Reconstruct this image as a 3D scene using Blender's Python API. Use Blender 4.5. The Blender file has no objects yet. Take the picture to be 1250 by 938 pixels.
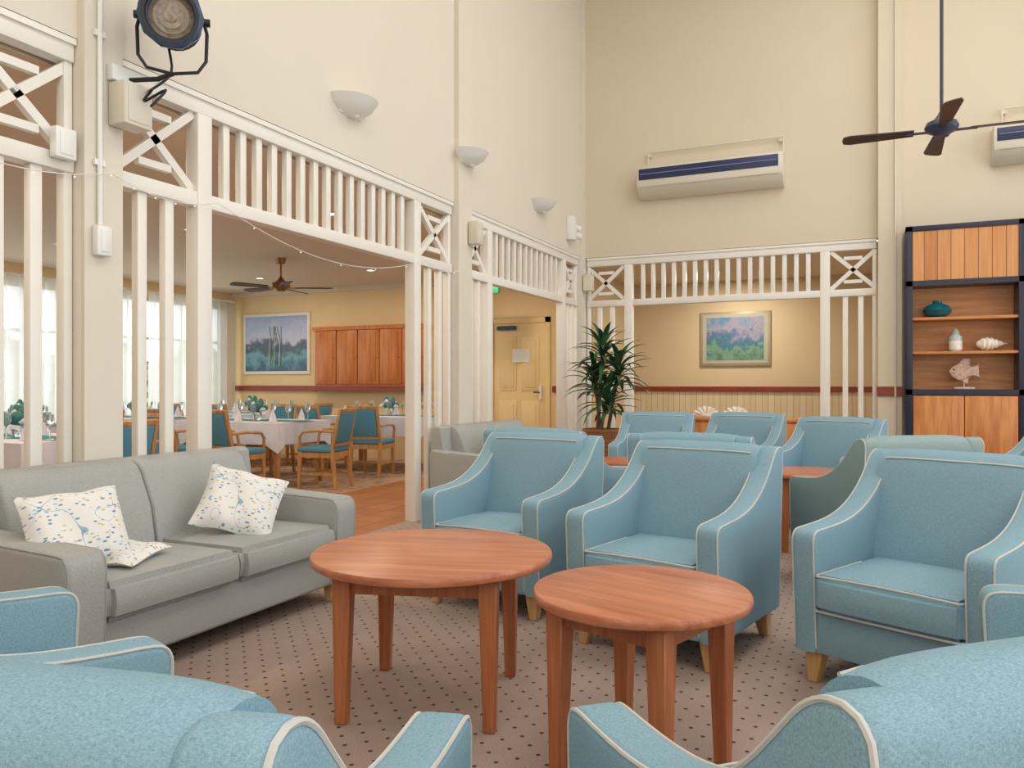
import bpy, bmesh, math, random
from mathutils import Vector, Matrix
random.seed(7)
pi=math.pi
R=math.radians

# ------------------------------------------------------------------ materials
def newmat(name):
    m=bpy.data.materials.new(name); m.use_nodes=True
    nt=m.node_tree
    return m,nt,nt.nodes['Principled BSDF']
def N(nt,t,**kw):
    n=nt.nodes.new(t)
    for k,v in kw.items(): setattr(n,k,v)
    return n
def lin(c):
    return tuple(((x/255)/12.92 if x/255<=.04045 else ((x/255+.055)/1.055)**2.4) for x in c)+(1,)
def ramp(nt,stops):
    r=N(nt,'ShaderNodeValToRGB')
    e=r.color_ramp.elements
    e[0].position,e[0].color=stops[0]; e[1].position,e[1].color=stops[-1]
    for p,c in stops[1:-1]:
        x=e.new(p); x.color=c
    return r
def objmap(nt,scale=(1,1,1),loc=(0,0,0),rot=(0,0,0)):
    tc=N(nt,'ShaderNodeTexCoord'); mp=N(nt,'ShaderNodeMapping')
    mp.inputs['Scale'].default_value=scale; mp.inputs['Location'].default_value=loc; mp.inputs['Rotation'].default_value=rot
    nt.links.new(tc.outputs['Object'],mp.inputs['Vector']); return mp
def noise(nt,vec,scale,detail=3,rough=.5):
    n=N(nt,'ShaderNodeTexNoise'); n.inputs['Scale'].default_value=scale; n.inputs['Detail'].default_value=detail; n.inputs['Roughness'].default_value=rough
    nt.links.new(vec,n.inputs['Vector']); return n
def bump(nt,b,h,strength=.2,dist=.01):
    bn=N(nt,'ShaderNodeBump'); bn.inputs['Strength'].default_value=strength; bn.inputs['Distance'].default_value=dist
    nt.links.new(h,bn.inputs['Height']); nt.links.new(bn.outputs['Normal'],b.inputs['Normal'])
def plain(name,c,rough=.6,metal=0,var=.06,scale=6,bs=0,emit=None,es=0):
    m,nt,b=newmat(name); c=lin(c)
    mp=objmap(nt); n=noise(nt,mp.outputs[0],scale)
    lo=tuple(x*(1-var) for x in c[:3])+(1,); hi=tuple(min(1,x*(1+var)) for x in c[:3])+(1,)
    r=ramp(nt,[(.3,lo),(.7,hi)]); nt.links.new(n.outputs['Fac'],r.inputs[0]); nt.links.new(r.outputs[0],b.inputs['Base Color'])
    b.inputs['Roughness'].default_value=rough; b.inputs['Metallic'].default_value=metal
    if bs: 
        n2=noise(nt,mp.outputs[0],120); bump(nt,b,n2.outputs['Fac'],bs,.002)
    if emit: b.inputs['Emission Color'].default_value=lin(emit); b.inputs['Emission Strength'].default_value=es
    return m
def fabric(name,c1,c2,scale=1.0,stripe=False):
    m,nt,b=newmat(name)
    f,g=1000*scale,240*scale
    a=objmap(nt,(f,g,g)); d=objmap(nt,(g,g,f)); e=objmap(nt,(g,f,g))
    na=noise(nt,a.outputs[0],1,2); nd=noise(nt,d.outputs[0],1,2); ne=noise(nt,e.outputs[0],1,2)
    m1=N(nt,'ShaderNodeMath',operation='ADD'); m2=N(nt,'ShaderNodeMath',operation='ADD'); m3=N(nt,'ShaderNodeMath',operation='DIVIDE'); m3.inputs[1].default_value=3
    nt.links.new(na.outputs[0],m1.inputs[0]); nt.links.new(nd.outputs[0],m1.inputs[1]); nt.links.new(m1.outputs[0],m2.inputs[0]); nt.links.new(ne.outputs[0],m2.inputs[1]); nt.links.new(m2.outputs[0],m3.inputs[0])
    r=ramp(nt,[(.32,lin(c1)),(.68,lin(c2))]); nt.links.new(m3.outputs[0],r.inputs[0]); nt.links.new(r.outputs[0],b.inputs['Base Color'])
    b.inputs['Roughness'].default_value=.9; b.inputs['Specular IOR Level'].default_value=.2
    bump(nt,b,m3.outputs[0],.10,.001)
    return m
def wood(name,c1,c2,axis='x',rough=.35,sc=1.0):
    m,nt,b=newmat(name)
    s={'x':(1.2,14,14),'y':(14,1.2,14),'z':(14,14,1.2)}[axis]
    mp=objmap(nt,tuple(k*sc for k in s)); n=noise(nt,mp.outputs[0],1.6,6,.6)
    s2={'x':(4,120,120),'y':(120,4,120),'z':(120,120,4)}[axis]
    mp2=objmap(nt,s2); n2=noise(nt,mp2.outputs[0],1.2,2)
    mx=N(nt,'ShaderNodeMath',operation='MULTIPLY_ADD'); mx.inputs[1].default_value=.3
    nt.links.new(n2.outputs[0],mx.inputs[0]); nt.links.new(n.outputs[0],mx.inputs[2])
    r=ramp(nt,[(.45,lin(c1)),(.62,lin(tuple((a+b_)/2 for a,b_ in zip(c1,c2)))),(.8,lin(c2))]); nt.links.new(mx.outputs[0],r.inputs[0]); nt.links.new(r.outputs[0],b.inputs['Base Color'])
    b.inputs['Roughness'].default_value=rough
    return m
def glassmat(name,c=(230,240,240)):
    m,nt,b=newmat(name); b.inputs['Base Color'].default_value=lin(c); b.inputs['Roughness'].default_value=.05
    b.inputs['Transmission Weight'].default_value=.9; return m

CREAM=plain('cream_wall_paint',(223,215,199),.75,var=.012,scale=1.5,bs=.05)
CREAM2=plain('cream_back_wall_paint',(219,206,182),.75,var=.012,scale=1.5,bs=.05)
YELLOW=plain('yellow_wall_paint',(230,203,156),.75,var=.02,scale=2)
ALC=plain('alcove_wall_paint',(214,195,160),.75,var=.02,scale=2)
CEIL=plain('ceiling_paint',(226,218,206),.85,var=.01)
CEILD=plain('dining_ceiling_paint',(220,204,182),.85,var=.01)
WHITE=plain('white_gloss_paint',(238,234,224),.4,var=.015)
PLAST=plain('white_plastic',(236,235,230),.35,var=.01)
CPLAST=plain('cream_plastic',(218,211,194),.45,var=.01)
TEAL=fabric('teal_fabric',(102,140,156),(158,188,200))
TEAL2=fabric('sage_fabric',(124,146,147),(160,178,176))
PIPE=plain('cream_piping',(196,196,190),.8)
GREY=fabric('grey_sofa_fabric',(144,146,144),(188,188,183),.8)
GPIPE=plain('grey_piping',(162,162,157),.8)
TW=wood('table_timber_top',(164,92,60),(202,130,92),'x',.34)
TWL=wood('table_timber_leg',(156,86,50),(194,120,76),'z',.4)
LEGW=wood('chair_leg_timber',(190,144,92),(218,174,122),'z',.4)
DCW=wood('dining_chair_timber',(172,122,70),(206,158,104),'z',.4)
DBLUE=fabric('dining_blue_fabric',(66,124,152),(104,162,190))
CABW=wood('cabinet_timber',(182,106,50),(214,144,80),'z',.4)
CABX=wood('shelf_timber',(186,116,60),(216,152,92),'x',.4)
CABD=wood('dining_cabinet_timber',(178,98,42),(206,130,66),'z',.4)
NAVY=plain('navy_frame_paint',(34,38,58),.35)
DADO=wood('dado_timber',(120,44,28),(150,62,40),'x',.35)
DARK=plain('dark_brown_blade',(58,42,40),.35)
BLK=plain('black_metal',(24,24,28),.4)
STEEL=plain('slate_blue_metal',(58,76,102),.35,metal=.2)
BRASS=plain('brass',(140,100,56),.3,metal=.8)
DOORP=plain('door_paint',(236,210,156),.5,var=.02)
CLOTH=plain('white_tablecloth',(226,224,236),.8)
RUN=plain('green_runner',(60,140,130),.8)
TGN=plain('glossy_teal_leaves',(50,120,120),.4,var=.3,scale=8)
FRAMEW=plain('window_frame_grey',(150,152,152),.4)

def carpet():
    m,nt,b=newmat('dotted_carpet')
    mp=objmap(nt,(1/.072,1/.072,0),(0.2,0.1,.5),(0,0,R(45)))
    fr=N(nt,'ShaderNodeVectorMath',operation='FRACTION'); nt.links.new(mp.outputs[0],fr.inputs[0])
    sb=N(nt,'ShaderNodeVectorMath',operation='DISTANCE'); sb.inputs[1].default_value=(.5,.5,.5); nt.links.new(fr.outputs[0],sb.inputs[0])
    lt=N(nt,'ShaderNodeMath',operation='LESS_THAN'); lt.inputs[1].default_value=.105; nt.links.new(sb.outputs['Value'],lt.inputs[0])
    m2=objmap(nt); n=noise(nt,m2.outputs[0],260,2); n2=noise(nt,m2.outputs[0],2.5,3)
    r=ramp(nt,[(.3,lin((152,130,118))),(.7,lin((190,169,155)))]); nt.links.new(n.outputs[0],r.inputs[0])
    r2=ramp(nt,[(.3,(.88,.88,.88,1)),(.7,(1,1,1,1))]); nt.links.new(n2.outputs[0],r2.inputs[0])
    mu=N(nt,'ShaderNodeMixRGB',blend_type='MULTIPLY'); mu.inputs[0].default_value=1
    nt.links.new(r.outputs[0],mu.inputs[1]); nt.links.new(r2.outputs[0],mu.inputs[2])
    mx=N(nt,'ShaderNodeMixRGB'); mx.inputs[2].default_value=lin((80,64,68))
    nt.links.new(lt.outputs[0],mx.inputs[0]); nt.links.new(mu.outputs[0],mx.inputs[1]); nt.links.new(mx.outputs[0],b.inputs['Base Color'])
    b.inputs['Roughness'].default_value=.95; b.inputs['Specular IOR Level'].default_value=.1
    bump(nt,b,n.outputs[0],.4,.004); return m
def tiles():
    m,nt,b=newmat('terracotta_tiles')
    mp=objmap(nt,(1,1,1)); br=N(nt,'ShaderNodeTexBrick'); br.offset=0; br.inputs['Scale'].default_value=1
    br.inputs['Brick Width'].default_value=.3; br.inputs['Row Height'].default_value=.3; br.inputs['Mortar Size'].default_value=.008
    br.inputs['Color1'].default_value=lin((192,128,78)); br.inputs['Color2'].default_value=lin((174,108,62)); br.inputs['Mortar'].default_value=lin((120,84,62))
    nt.links.new(mp.outputs[0],br.inputs['Vector']); nt.links.new(br.outputs[0],b.inputs['Base Color']); b.inputs['Roughness'].default_value=.3; return m
def dcarpet():
    m,nt,b=newmat('dining_carpet'); mp=objmap(nt); v=N(nt,'ShaderNodeTexVoronoi'); v.inputs['Scale'].default_value=9; nt.links.new(mp.outputs[0],v.inputs['Vector'])
    r=ramp(nt,[(.1,lin((120,96,84))),(.5,lin((184,150,124)))]); nt.links.new(v.outputs['Distance'],r.inputs[0]); nt.links.new(r.outputs[0],b.inputs['Base Color']); b.inputs['Roughness'].default_value=.95; return m
def pillowmat():
    m,nt,b=newmat('leaf_print_fabric')
    mp=objmap(nt,(1,1,1)); 
    v=N(nt,'ShaderNodeTexVoronoi'); v.inputs['Scale'].default_value=1; v.inputs['Randomness'].default_value=.85
    mp2=objmap(nt,(42,78,0.01),rot=(0,0,R(40))); nt.links.new(mp2.outputs[0],v.inputs['Vector'])
    lt=N(nt,'ShaderNodeMath',operation='LESS_THAN'); lt.inputs[1].default_value=.35; nt.links.new(v.outputs['Distance'],lt.inputs[0])
    sp=N(nt,'ShaderNodeSeparateColor'); nt.links.new(v.outputs['Color'],sp.inputs[0])
    gt=N(nt,'ShaderNodeMath',operation='GREATER_THAN'); gt.inputs[1].default_value=.42; nt.links.new(sp.outputs[0],gt.inputs[0])
    an=N(nt,'ShaderNodeMath',operation='MULTIPLY'); nt.links.new(lt.outputs[0],an.inputs[0]); nt.links.new(gt.outputs[0],an.inputs[1])
    cr=ramp(nt,[(0,lin((116,150,180))),(.45,lin((150,188,204))),(.72,lin((208,194,136)))]); cr.color_ramp.interpolation='CONSTANT'; nt.links.new(sp.outputs[1],cr.inputs[0])
    w=noise(nt,mp.outputs[0],9,0)
    s1=N(nt,'ShaderNodeMath',operation='SUBTRACT'); s1.inputs[1].default_value=.5; nt.links.new(w.outputs[0],s1.inputs[0])
    s2=N(nt,'ShaderNodeMath',operation='ABSOLUTE'); nt.links.new(s1.outputs[0],s2.inputs[0])
    g2=N(nt,'ShaderNodeMath',operation='LESS_THAN'); g2.inputs[1].default_value=.004; nt.links.new(s2.outputs[0],g2.inputs[0])
    x1=N(nt,'ShaderNodeMixRGB'); x1.inputs[1].default_value=lin((230,228,222)); x1.inputs[2].default_value=lin((156,176,188)); nt.links.new(g2.outputs[0],x1.inputs[0])
    x2=N(nt,'ShaderNodeMixRGB'); nt.links.new(an.outputs[0],x2.inputs[0]); nt.links.new(x1.outputs[0],x2.inputs[1]); nt.links.new(cr.outputs[0],x2.inputs[2])
    nt.links.new(x2.outputs[0],b.inputs['Base Color']); b.inputs['Roughness'].default_value=.9; return m
def artmat(name,stops,scale=3,vert=True,dist=1.5):
    m,nt,b=newmat(name); mp=objmap(nt,(1,1,1)); n=noise(nt,mp.outputs[0],scale,6,.65)
    sx=N(nt,'ShaderNodeSeparateXYZ'); nt.links.new(mp.outputs[0],sx.inputs[0])
    ma=N(nt,'ShaderNodeMath',operation='MULTIPLY_ADD'); ma.inputs[1].default_value=.75; nt.links.new(sx.outputs['Z'],ma.inputs[0])
    m2=N(nt,'ShaderNodeMath',operation='MULTIPLY_ADD'); m2.inputs[1].default_value=dist; m2.inputs[2].default_value=-.5*dist+.5; nt.links.new(n.outputs[0],m2.inputs[0]); nt.links.new(m2.outputs[0],ma.inputs[2])
    r=ramp(nt,[(p,lin(c)) for p,c in stops]); nt.links.new(ma.outputs[0],r.inputs[0]); nt.links.new(r.outputs[0],b.inputs['Base Color']); b.inputs['Roughness'].default_value=.3; return m
def sheer():
    m,nt,b=newmat('sheer_curtain_fabric'); out=nt.nodes['Material Output']
    tr=N(nt,'ShaderNodeBsdfTransparent'); tl=N(nt,'ShaderNodeBsdfTranslucent'); df=N(nt,'ShaderNodeBsdfDiffuse')
    tl.inputs[0].default_value=(.84,.83,.80,1); df.inputs[0].default_value=(.82,.81,.78,1)
    a=N(nt,'ShaderNodeMixShader'); a.inputs[0].default_value=.4; c=N(nt,'ShaderNodeMixShader'); c.inputs[0].default_value=.8
    nt.links.new(tl.outputs[0],a.inputs[1]); nt.links.new(df.outputs[0],a.inputs[2]); nt.links.new(tr.outputs[0],c.inputs[1]); nt.links.new(a.outputs[0],c.inputs[2]); nt.links.new(c.outputs[0],out.inputs[0]); return m
def boards(name,c1,c2,pitch=.1):
    m,nt,b=newmat(name); mp=objmap(nt,(1/pitch,1,1)); sx=N(nt,'ShaderNodeSeparateXYZ'); nt.links.new(mp.outputs[0],sx.inputs[0])
    fr=N(nt,'ShaderNodeMath',operation='FRACT'); nt.links.new(sx.outputs['X'],fr.inputs[0])
    fl=N(nt,'ShaderNodeMath',operation='FLOOR'); nt.links.new(sx.outputs['X'],fl.inputs[0])
    wn=N(nt,'ShaderNodeTexWhiteNoise',noise_dimensions='1D'); nt.links.new(fl.outputs[0],wn.inputs['W'])
    mp2=objmap(nt,(40,40,1.5)); n=noise(nt,mp2.outputs[0],1,4)
    ad=N(nt,'ShaderNodeMath',operation='MULTIPLY_ADD'); ad.inputs[1].default_value=.5; nt.links.new(wn.outputs[0],ad.inputs[0]); nt.links.new(n.outputs[0],ad.inputs[2])
    r=ramp(nt,[(.3,lin(c1)),(1,lin(c2))]); nt.links.new(ad.outputs[0],r.inputs[0])
    lt=N(nt,'ShaderNodeMath',operation='LESS_THAN'); lt.inputs[1].default_value=.06; nt.links.new(fr.outputs[0],lt.inputs[0])
    x=N(nt,'ShaderNodeMixRGB'); nt.links.new(lt.outputs[0],x.inputs[0]); nt.links.new(r.outputs[0],x.inputs[1]); x.inputs[2].default_value=tuple(k*.45 for k in lin(c1)[:3])+(1,)
    nt.links.new(x.outputs[0],b.inputs['Base Color']); b.inputs['Roughness'].default_value=.45; return m
CARP=carpet(); TILE=tiles(); DCARP=dcarpet(); PILM=pillowmat(); SHEER=sheer()
BRD=boards('timber_boards',(188,118,60),(220,158,98),.13)
WAIN=boards('wainscot_boards',(212,192,154),(222,206,174),.09)
GLASS=glassmat('clear_glass')
LEAF=plain('leaf_green',(52,92,56),.4,var=.35,scale=5)
TRUNK=plain('trunk_brown',(110,88,66),.8,var=.2,scale=20)
BASK=plain('basket_weave',(150,98,58),.8,var=.35,scale=60)
SOIL=plain('soil',(50,38,28),.9)

# ------------------------------------------------------------------ builder
def inset(pts,d):
    n=len(pts); area=sum(pts[i][0]*pts[(i+1)%n][1]-pts[(i+1)%n][0]*pts[i][1] for i in range(n)); s=1 if area>0 else -1; out=[]
    for i in range(n):
        a=Vector(pts[i-1][:2]);p=Vector(pts[i][:2]);c=Vector(pts[(i+1)%n][:2])
        e1=(p-a).normalized(); e2=(c-p).normalized()
        n1=Vector((-e1.y,e1.x))*s; n2=Vector((-e2.y,e2.x))*s; nn=(n1+n2).normalized()
        k=1/max(.6,nn.dot(n1)); q=p+nn*d*k; out.append((q.x,q.y))
    return out
class B:
    def __init__(s): s.bm=bmesh.new(); s.mats=[]
    def mi(s,m):
        if m not in s.mats: s.mats.append(m)
        return s.mats.index(m)
    def add(s,t,mat,M=None,smooth=False):
        i=s.mi(mat)
        bmesh.ops.recalc_face_normals(t,faces=t.faces[:])
        for f in t.faces: f.material_index=i; f.smooth=smooth
        if M is not None: t.transform(M)
        me=bpy.data.meshes.new('tmp'); t.to_mesh(me); t.free(); s.bm.from_mesh(me); bpy.data.meshes.remove(me)
    def box(s,x0,x1,y0,y1,z0,z1,mat,bev=0,seg=2,M=None,smooth=None):
        t=bmesh.new(); bmesh.ops.create_cube(t,size=1)
        for v in t.verts: v.co=Vector(((x0+x1)/2+v.co.x*(x1-x0),(y0+y1)/2+v.co.y*(y1-y0),(z0+z1)/2+v.co.z*(z1-z0)))
        if bev: bmesh.ops.bevel(t,geom=t.edges[:],offset=bev,segments=seg,profile=.5,affect='EDGES',clamp_overlap=True)
        s.add(t,mat,M,smooth if smooth is not None else bev>=.012)
    def prism(s,pts,a,b,mat,bev=0,seg=3,axis='x',M=None,smooth=True):
        t=bmesh.new()
        def P(p,k):
            if axis=='x': return (k,p[0],p[1])
            if axis=='y': return (p[0],k,p[1])
            return (p[0],p[1],k)
        A=[t.verts.new(P(p,a)) for p in pts]; C=[t.verts.new(P(p,b)) for p in pts]
        f1=t.faces.new(A); f2=t.faces.new(C[::-1]); n=len(pts)
        for i in range(n): t.faces.new((A[i],C[i],C[(i+1)%n],A[(i+1)%n]))
        if bev:
            es=list(set(list(f1.edges)+list(f2.edges)))
            bmesh.ops.bevel(t,geom=es,offset=bev,segments=seg,profile=.5,affect='EDGES',clamp_overlap=True)
        s.add(t,mat,M,smooth)
    def rprism(s,pts,a,b,mat,r,k=5):
        # extrusion along x with true rounded rims
        if a>b: a,b=b,a
        secs=[]
        for i in range(k+1):
            th=i*pi/2/k; x=a+r*(1-math.cos(th)) ; q=inset(pts,r*(1-math.sin(th))); secs.append([(x,p[0],p[1]) for p in q])
        for i in range(k,-1,-1):
            th=i*pi/2/k; x=b-r*(1-math.cos(th)); q=inset(pts,r*(1-math.sin(th))); secs.append([(x,p[0],p[1]) for p in q])
        s.loft(secs,mat)
    def loft(s,secs,mat,M=None):
        t=bmesh.new(); rr=[[t.verts.new(p) for p in sec] for sec in secs]; n=len(secs[0])
        for a,c in zip(rr[:-1],rr[1:]):
            for i in range(n): t.faces.new((a[i],c[i],c[(i+1)%n],a[(i+1)%n]))
        t.faces.new(rr[0]); t.faces.new(rr[-1][::-1]); s.add(t,mat,M,True)
    def taper(s,p0,s0,p1,s1,mat,bev=.004,M=None):
        t=bmesh.new(); v=[]
        for p,q in ((p0,s0),(p1,s1)):
            for a,b in((-1,-1),(1,-1),(1,1),(-1,1)): v.append(t.verts.new((p[0]+a*q/2,p[1]+b*q/2,p[2])))
        t.faces.new(v[:4]); t.faces.new(v[4:])
        for i in range(4): t.faces.new((v[i],v[(i+1)%4],v[4+(i+1)%4],v[4+i]))
        if bev: bmesh.ops.bevel(t,geom=t.edges[:],offset=bev,segments=1,affect='EDGES')
        s.add(t,mat,M)
    def cyl(s,p0,p1,r0,r1,mat,n=20,smooth=True,M=None):
        p0=Vector(p0);p1=Vector(p1);d=p1-p0;L=d.length
        t=bmesh.new(); bmesh.ops.create_cone(t,cap_ends=True,segments=n,radius1=r0,radius2=r1,depth=L)
        q=d.to_track_quat('Z','Y').to_matrix().to_4x4(); t.transform(Matrix.Translation((p0+p1)/2)@q)
        s.add(t,mat,M,smooth)
    def tube(s,pts,r,mat,n=6,closed=False,M=None):
        pts=[Vector(p) for p in pts]; t=bmesh.new(); rings=[]; m=len(pts); up=None
        for i,p in enumerate(pts):
            if closed: d=pts[(i+1)%m]-pts[(i-1)%m]
            else: d=pts[min(i+1,m-1)]-pts[max(i-1,0)]
            d.normalize()
            if up is None:
                up=Vector((0,0,1)) if abs(d.z)<.9 else Vector((1,0,0))
            u=(up-d*up.dot(d)).normalized(); up=u; w=d.cross(u)
            rings.append([t.verts.new(p+(u*math.cos(2*pi*k/n)+w*math.sin(2*pi*k/n))*r) for k in range(n)])
        for i in range(m if closed else m-1):
            a=rings[i];b=rings[(i+1)%m]
            for k in range(n): t.faces.new((a[k],a[(k+1)%n],b[(k+1)%n],b[k]))
        if not closed: t.faces.new(rings[0]); t.faces.new(rings[-1])
        s.add(t,mat,M,True)
    def lathe(s,prof,mat,c=(0,0,0),n=24,a0=0,a1=2*pi,M=None,smooth=True):
        t=bmesh.new(); full=abs(a1-a0-2*pi)<1e-4; cols=[]
        steps=n if full else n+1
        for i in range(steps):
            a=a0+(a1-a0)*i/n
            cols.append([t.verts.new((c[0]+max(r,1e-4)*math.cos(a),c[1]+max(r,1e-4)*math.sin(a),c[2]+z)) for r,z in prof])
        for i in range(n):
            a=cols[i];b=cols[(i+1)%steps]
            for k in range(len(prof)-1): t.faces.new((a[k],b[k],b[k+1],a[k+1]))
        bmesh.ops.remove_doubles(t,verts=t.verts[:],dist=2e-4)
        s.add(t,mat,M,smooth)
    def ball(s,c,r,mat,sc=(1,1,1),n=16,M=None):
        t=bmesh.new(); bmesh.ops.create_uvsphere(t,u_segments=n,v_segments=n//2+2,radius=r)
        for v in t.verts: v.co=Vector((c[0]+v.co.x*sc[0],c[1]+v.co.y*sc[1],c[2]+v.co.z*sc[2]))
        s.add(t,mat,M,True)
    def mesh(s,name):
        me=bpy.data.meshes.new(name); s.bm.to_mesh(me); s.bm.free()
        for m in s.mats: me.materials.append(m)
        me.set_sharp_from_angle(angle=R(42)); return me
    def obj(s,name,loc=(0,0,0),rz=0): return inst(s.mesh(name),name,loc,rz)
def inst(me,name,loc=(0,0,0),rz=0,rot=None):
    o=bpy.data.objects.new(name,me); o.location=loc; o.rotation_euler=rot if rot else (0,0,rz); bpy.context.scene.collection.objects.link(o); return o
def sbox(name,x0,x1,y0,y1,z0,z1,mat,bev=0):
    b=B(); b.box(x0,x1,y0,y1,z0,z1,mat,bev); return b.obj(name)
def crom(pts,k=4):
    P=[Vector(p) for p in pts]; out=[]
    for i in range(len(P)-1):
        a=P[max(i-1,0)];b_=P[i];c=P[i+1];d=P[min(i+2,len(P)-1)]
        for j in range(k):
            t=j/k; out.append(.5*((2*b_)+(c-a)*t+(2*a-5*b_+4*c-d)*t*t+(3*b_-a-3*c+d)*t**3))
    out.append(P[-1]); return [tuple(v) for v in out]

# ------------------------------------------------------------------ room shell
LX=-3.6; BY=10.2; FY=10.6; WX=-10.3; AY=12.5; HC=7.0; DC=2.8; RX=5.0; NY=-2.5
sbox('floor',LX-.1,RX,NY,AY,-.1,0,CARP)
sbox('floor_walkway',-5.3,LX-.1,NY,FY,-.1,0,TILE)
sbox('floor_dining',WX,-5.3,NY,FY,-.1,0,DCARP)
b=B(); b.box(LX-.15,LX,NY,BY+.15,2.92,HC,CREAM)
b.box(LX-.15,LX,NY,-.7,0,2.92,CREAM)
b.box(LX-.15,LX+.05,2.66,2.88,0,HC,CREAM); b.box(LX-.15,LX+.05,6.54,6.81,0,HC,CREAM); b.box(LX-.15,LX+.03,10.05,BY+.15,0,HC,CREAM)
b.obj('wall_left')
b=B(); b.box(LX,RX,BY,BY+.15,2.92,HC,CREAM2); b.box(.06,RX,BY,BY+.15,0,2.92,CREAM2)
b.box(.06,.31,BY-.14,BY,0,HC,CREAM2); b.box(.05,.32,BY-.16,BY,1.06,1.17,DADO)
b.obj('wall_back')
b=B()
for y0,y1 in ((NY,-1.5),(1.5,2.5),(5.5,6.5),(9.2,BY+.15)): b.box(RX,RX+.15,y0,y1,0,HC,CREAM2)
b.box(RX,RX+.15,NY,BY,0,.6,CREAM2); b.box(RX,RX+.15,NY,BY,2.6,3.6,CREAM2); b.box(RX,RX+.15,NY,BY,6.2,HC,CREAM2)
b.obj('wall_right')
sbox('wall_front',WX-.15,RX+.15,NY-.15,NY,0,HC,CREAM)
sbox('ceiling',LX-.15,RX+.15,NY-.15,BY+.15,HC,HC+.1,CEIL)
b=B(); b.box(WX-.15,LX-.15,NY-.15,FY+.15,DC,DC+.1,CEILD); b.box(LX-.35,LX-.15,NY,FY,DC+.1,DC+.22,CEILD); b.obj('ceiling_dining')
b=B(); b.box(WX-.15,-5.24,FY,FY+.15,0,DC,YELLOW); b.box(-4.24,LX-.1,FY,FY+.15,0,DC,YELLOW); b.box(-5.24,-4.24,FY,FY+.15,2.18,DC,YELLOW); b.obj('wall_dining_back')
b=B()
b.box(LX-.1,LX,FY+.0,AY,0,DC,ALC); b.box(.06,.16,BY+.15,AY,0,DC,ALC)
b.obj('wall_alcove_side'); sbox('wall_alcove_back',LX-.1,.16,AY,AY+.12,0,DC,ALC)
sbox('ceiling_alcove',LX-.1,.16,BY+.15,AY+.12,DC,DC+.1,CEILD)
sbox('trim_wainscot',LX,.06,AY-.02,AY,0,1.08,WAIN)
sbox('trim_dado_alcove',LX,.06,AY-.05,AY,1.08,1.16,DADO)
sbox('trim_dado_dining',WX,-8.45,FY-.04,FY,1.08,1.17,DADO)
sbox('trim_dado_corridor',-4.2,LX-.1,FY-.04,FY,1.08,1.17,DADO)
sbox('trim_cornice_dining',WX,LX-.15,FY-.06,FY,2.72,DC,CEILD)
sbox('baseboard_back',2.6,RX,BY-.02,BY,0,.1,WHITE)
# dining window wall
b=B(); b.box(WX-.15,WX,NY,FY,0,.45,YELLOW); b.box(WX-.15,WX,NY,FY,2.56,DC,YELLOW)
b.box(WX-.15,WX,NY,1.0,.45,2.56,YELLOW); b.box(WX-.15,WX,10.4,FY,.45,2.56,YELLOW); b.obj('wall_dining_window')
b=B()
for i in range(9):
    yy=1.03+i*9.34/8; b.box(WX-.1,WX-.04,yy-.03,yy+.03,.45,2.56,FRAMEW)
b.box(WX-.1,WX-.04,1,10.4,.45,.5,FRAMEW); b.box(WX-.1,WX-.04,1,10.4,2.5,2.56,FRAMEW); b.box(WX-.09,WX-.05,1,10.4,1.9,1.94,FRAMEW)
b.obj('window_1')
def curtain(y0,y1):
    t=bmesh.new(); n=int((y1-y0)*70); rows=[]
    for i in range(n+1):
        y=y0+(y1-y0)*i/n; x=WX+.12+.05*math.sin(y*38)+.02*math.sin(y*17)
        rows.append((t.verts.new((x,y,.04)),t.verts.new((x*1+.0,y,2.62))))
    for i in range(n): t.faces.new((rows[i][0],rows[i+1][0],rows[i+1][1],rows[i][1]))
    bb=B(); bb.add(t,SHEER,None,True); bb.cyl((WX+.12,y0-.02,2.64),(WX+.12,y1+.02,2.64),.015,.015,WHITE,8); bb.obj('sheer_curtain')
for y0,y1 in ((1.2,3.9),(4.1,6.1),(6.25,7.3),(7.42,8.55),(8.75,9.45),(9.6,10.5)): curtain(y0,y1)
sbox('ground_outside',-30,WX-.2,-15,25,-.3,-.2,plain('grass',(160,172,140),.9,var=.3,scale=3))
def hedge():
    t=bmesh.new(); bmesh.ops.create_grid(t,x_segments=140,y_segments=28,size=1)
    for v in t.verts:
        a,h=v.co.x,v.co.y
        v.co=Vector((-17+random.uniform(-.3,.3),4+a*14,.9+h*1.2+(.35*math.sin(a*31)+random.uniform(-.15,.15) if h>.6 else 0)))
    bb=B(); bb.add(t,plain('hedge_leaves',(186,202,176),.8,var=.4,scale=7)); bb.obj('garden_hedge')
hedge()
b=B()
for (y0,y1) in ((-1.5,1.5),(2.5,5.5),(6.5,9.2)):
    for (z0,z1) in ((.6,2.6),(3.6,6.2)):
        b.box(RX+.05,RX+.11,y0,y1,z0,z0+.06,WHITE); b.box(RX+.05,RX+.11,y0,y1,z1-.06,z1,WHITE)
        for q in (y0,(y0+y1)/2-.03,y1-.06): b.box(RX+.05,RX+.11,q,q+.06,z0,z1,WHITE)
b.obj('added_windows')  # window frames added in the unseen right wall to let light in

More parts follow.
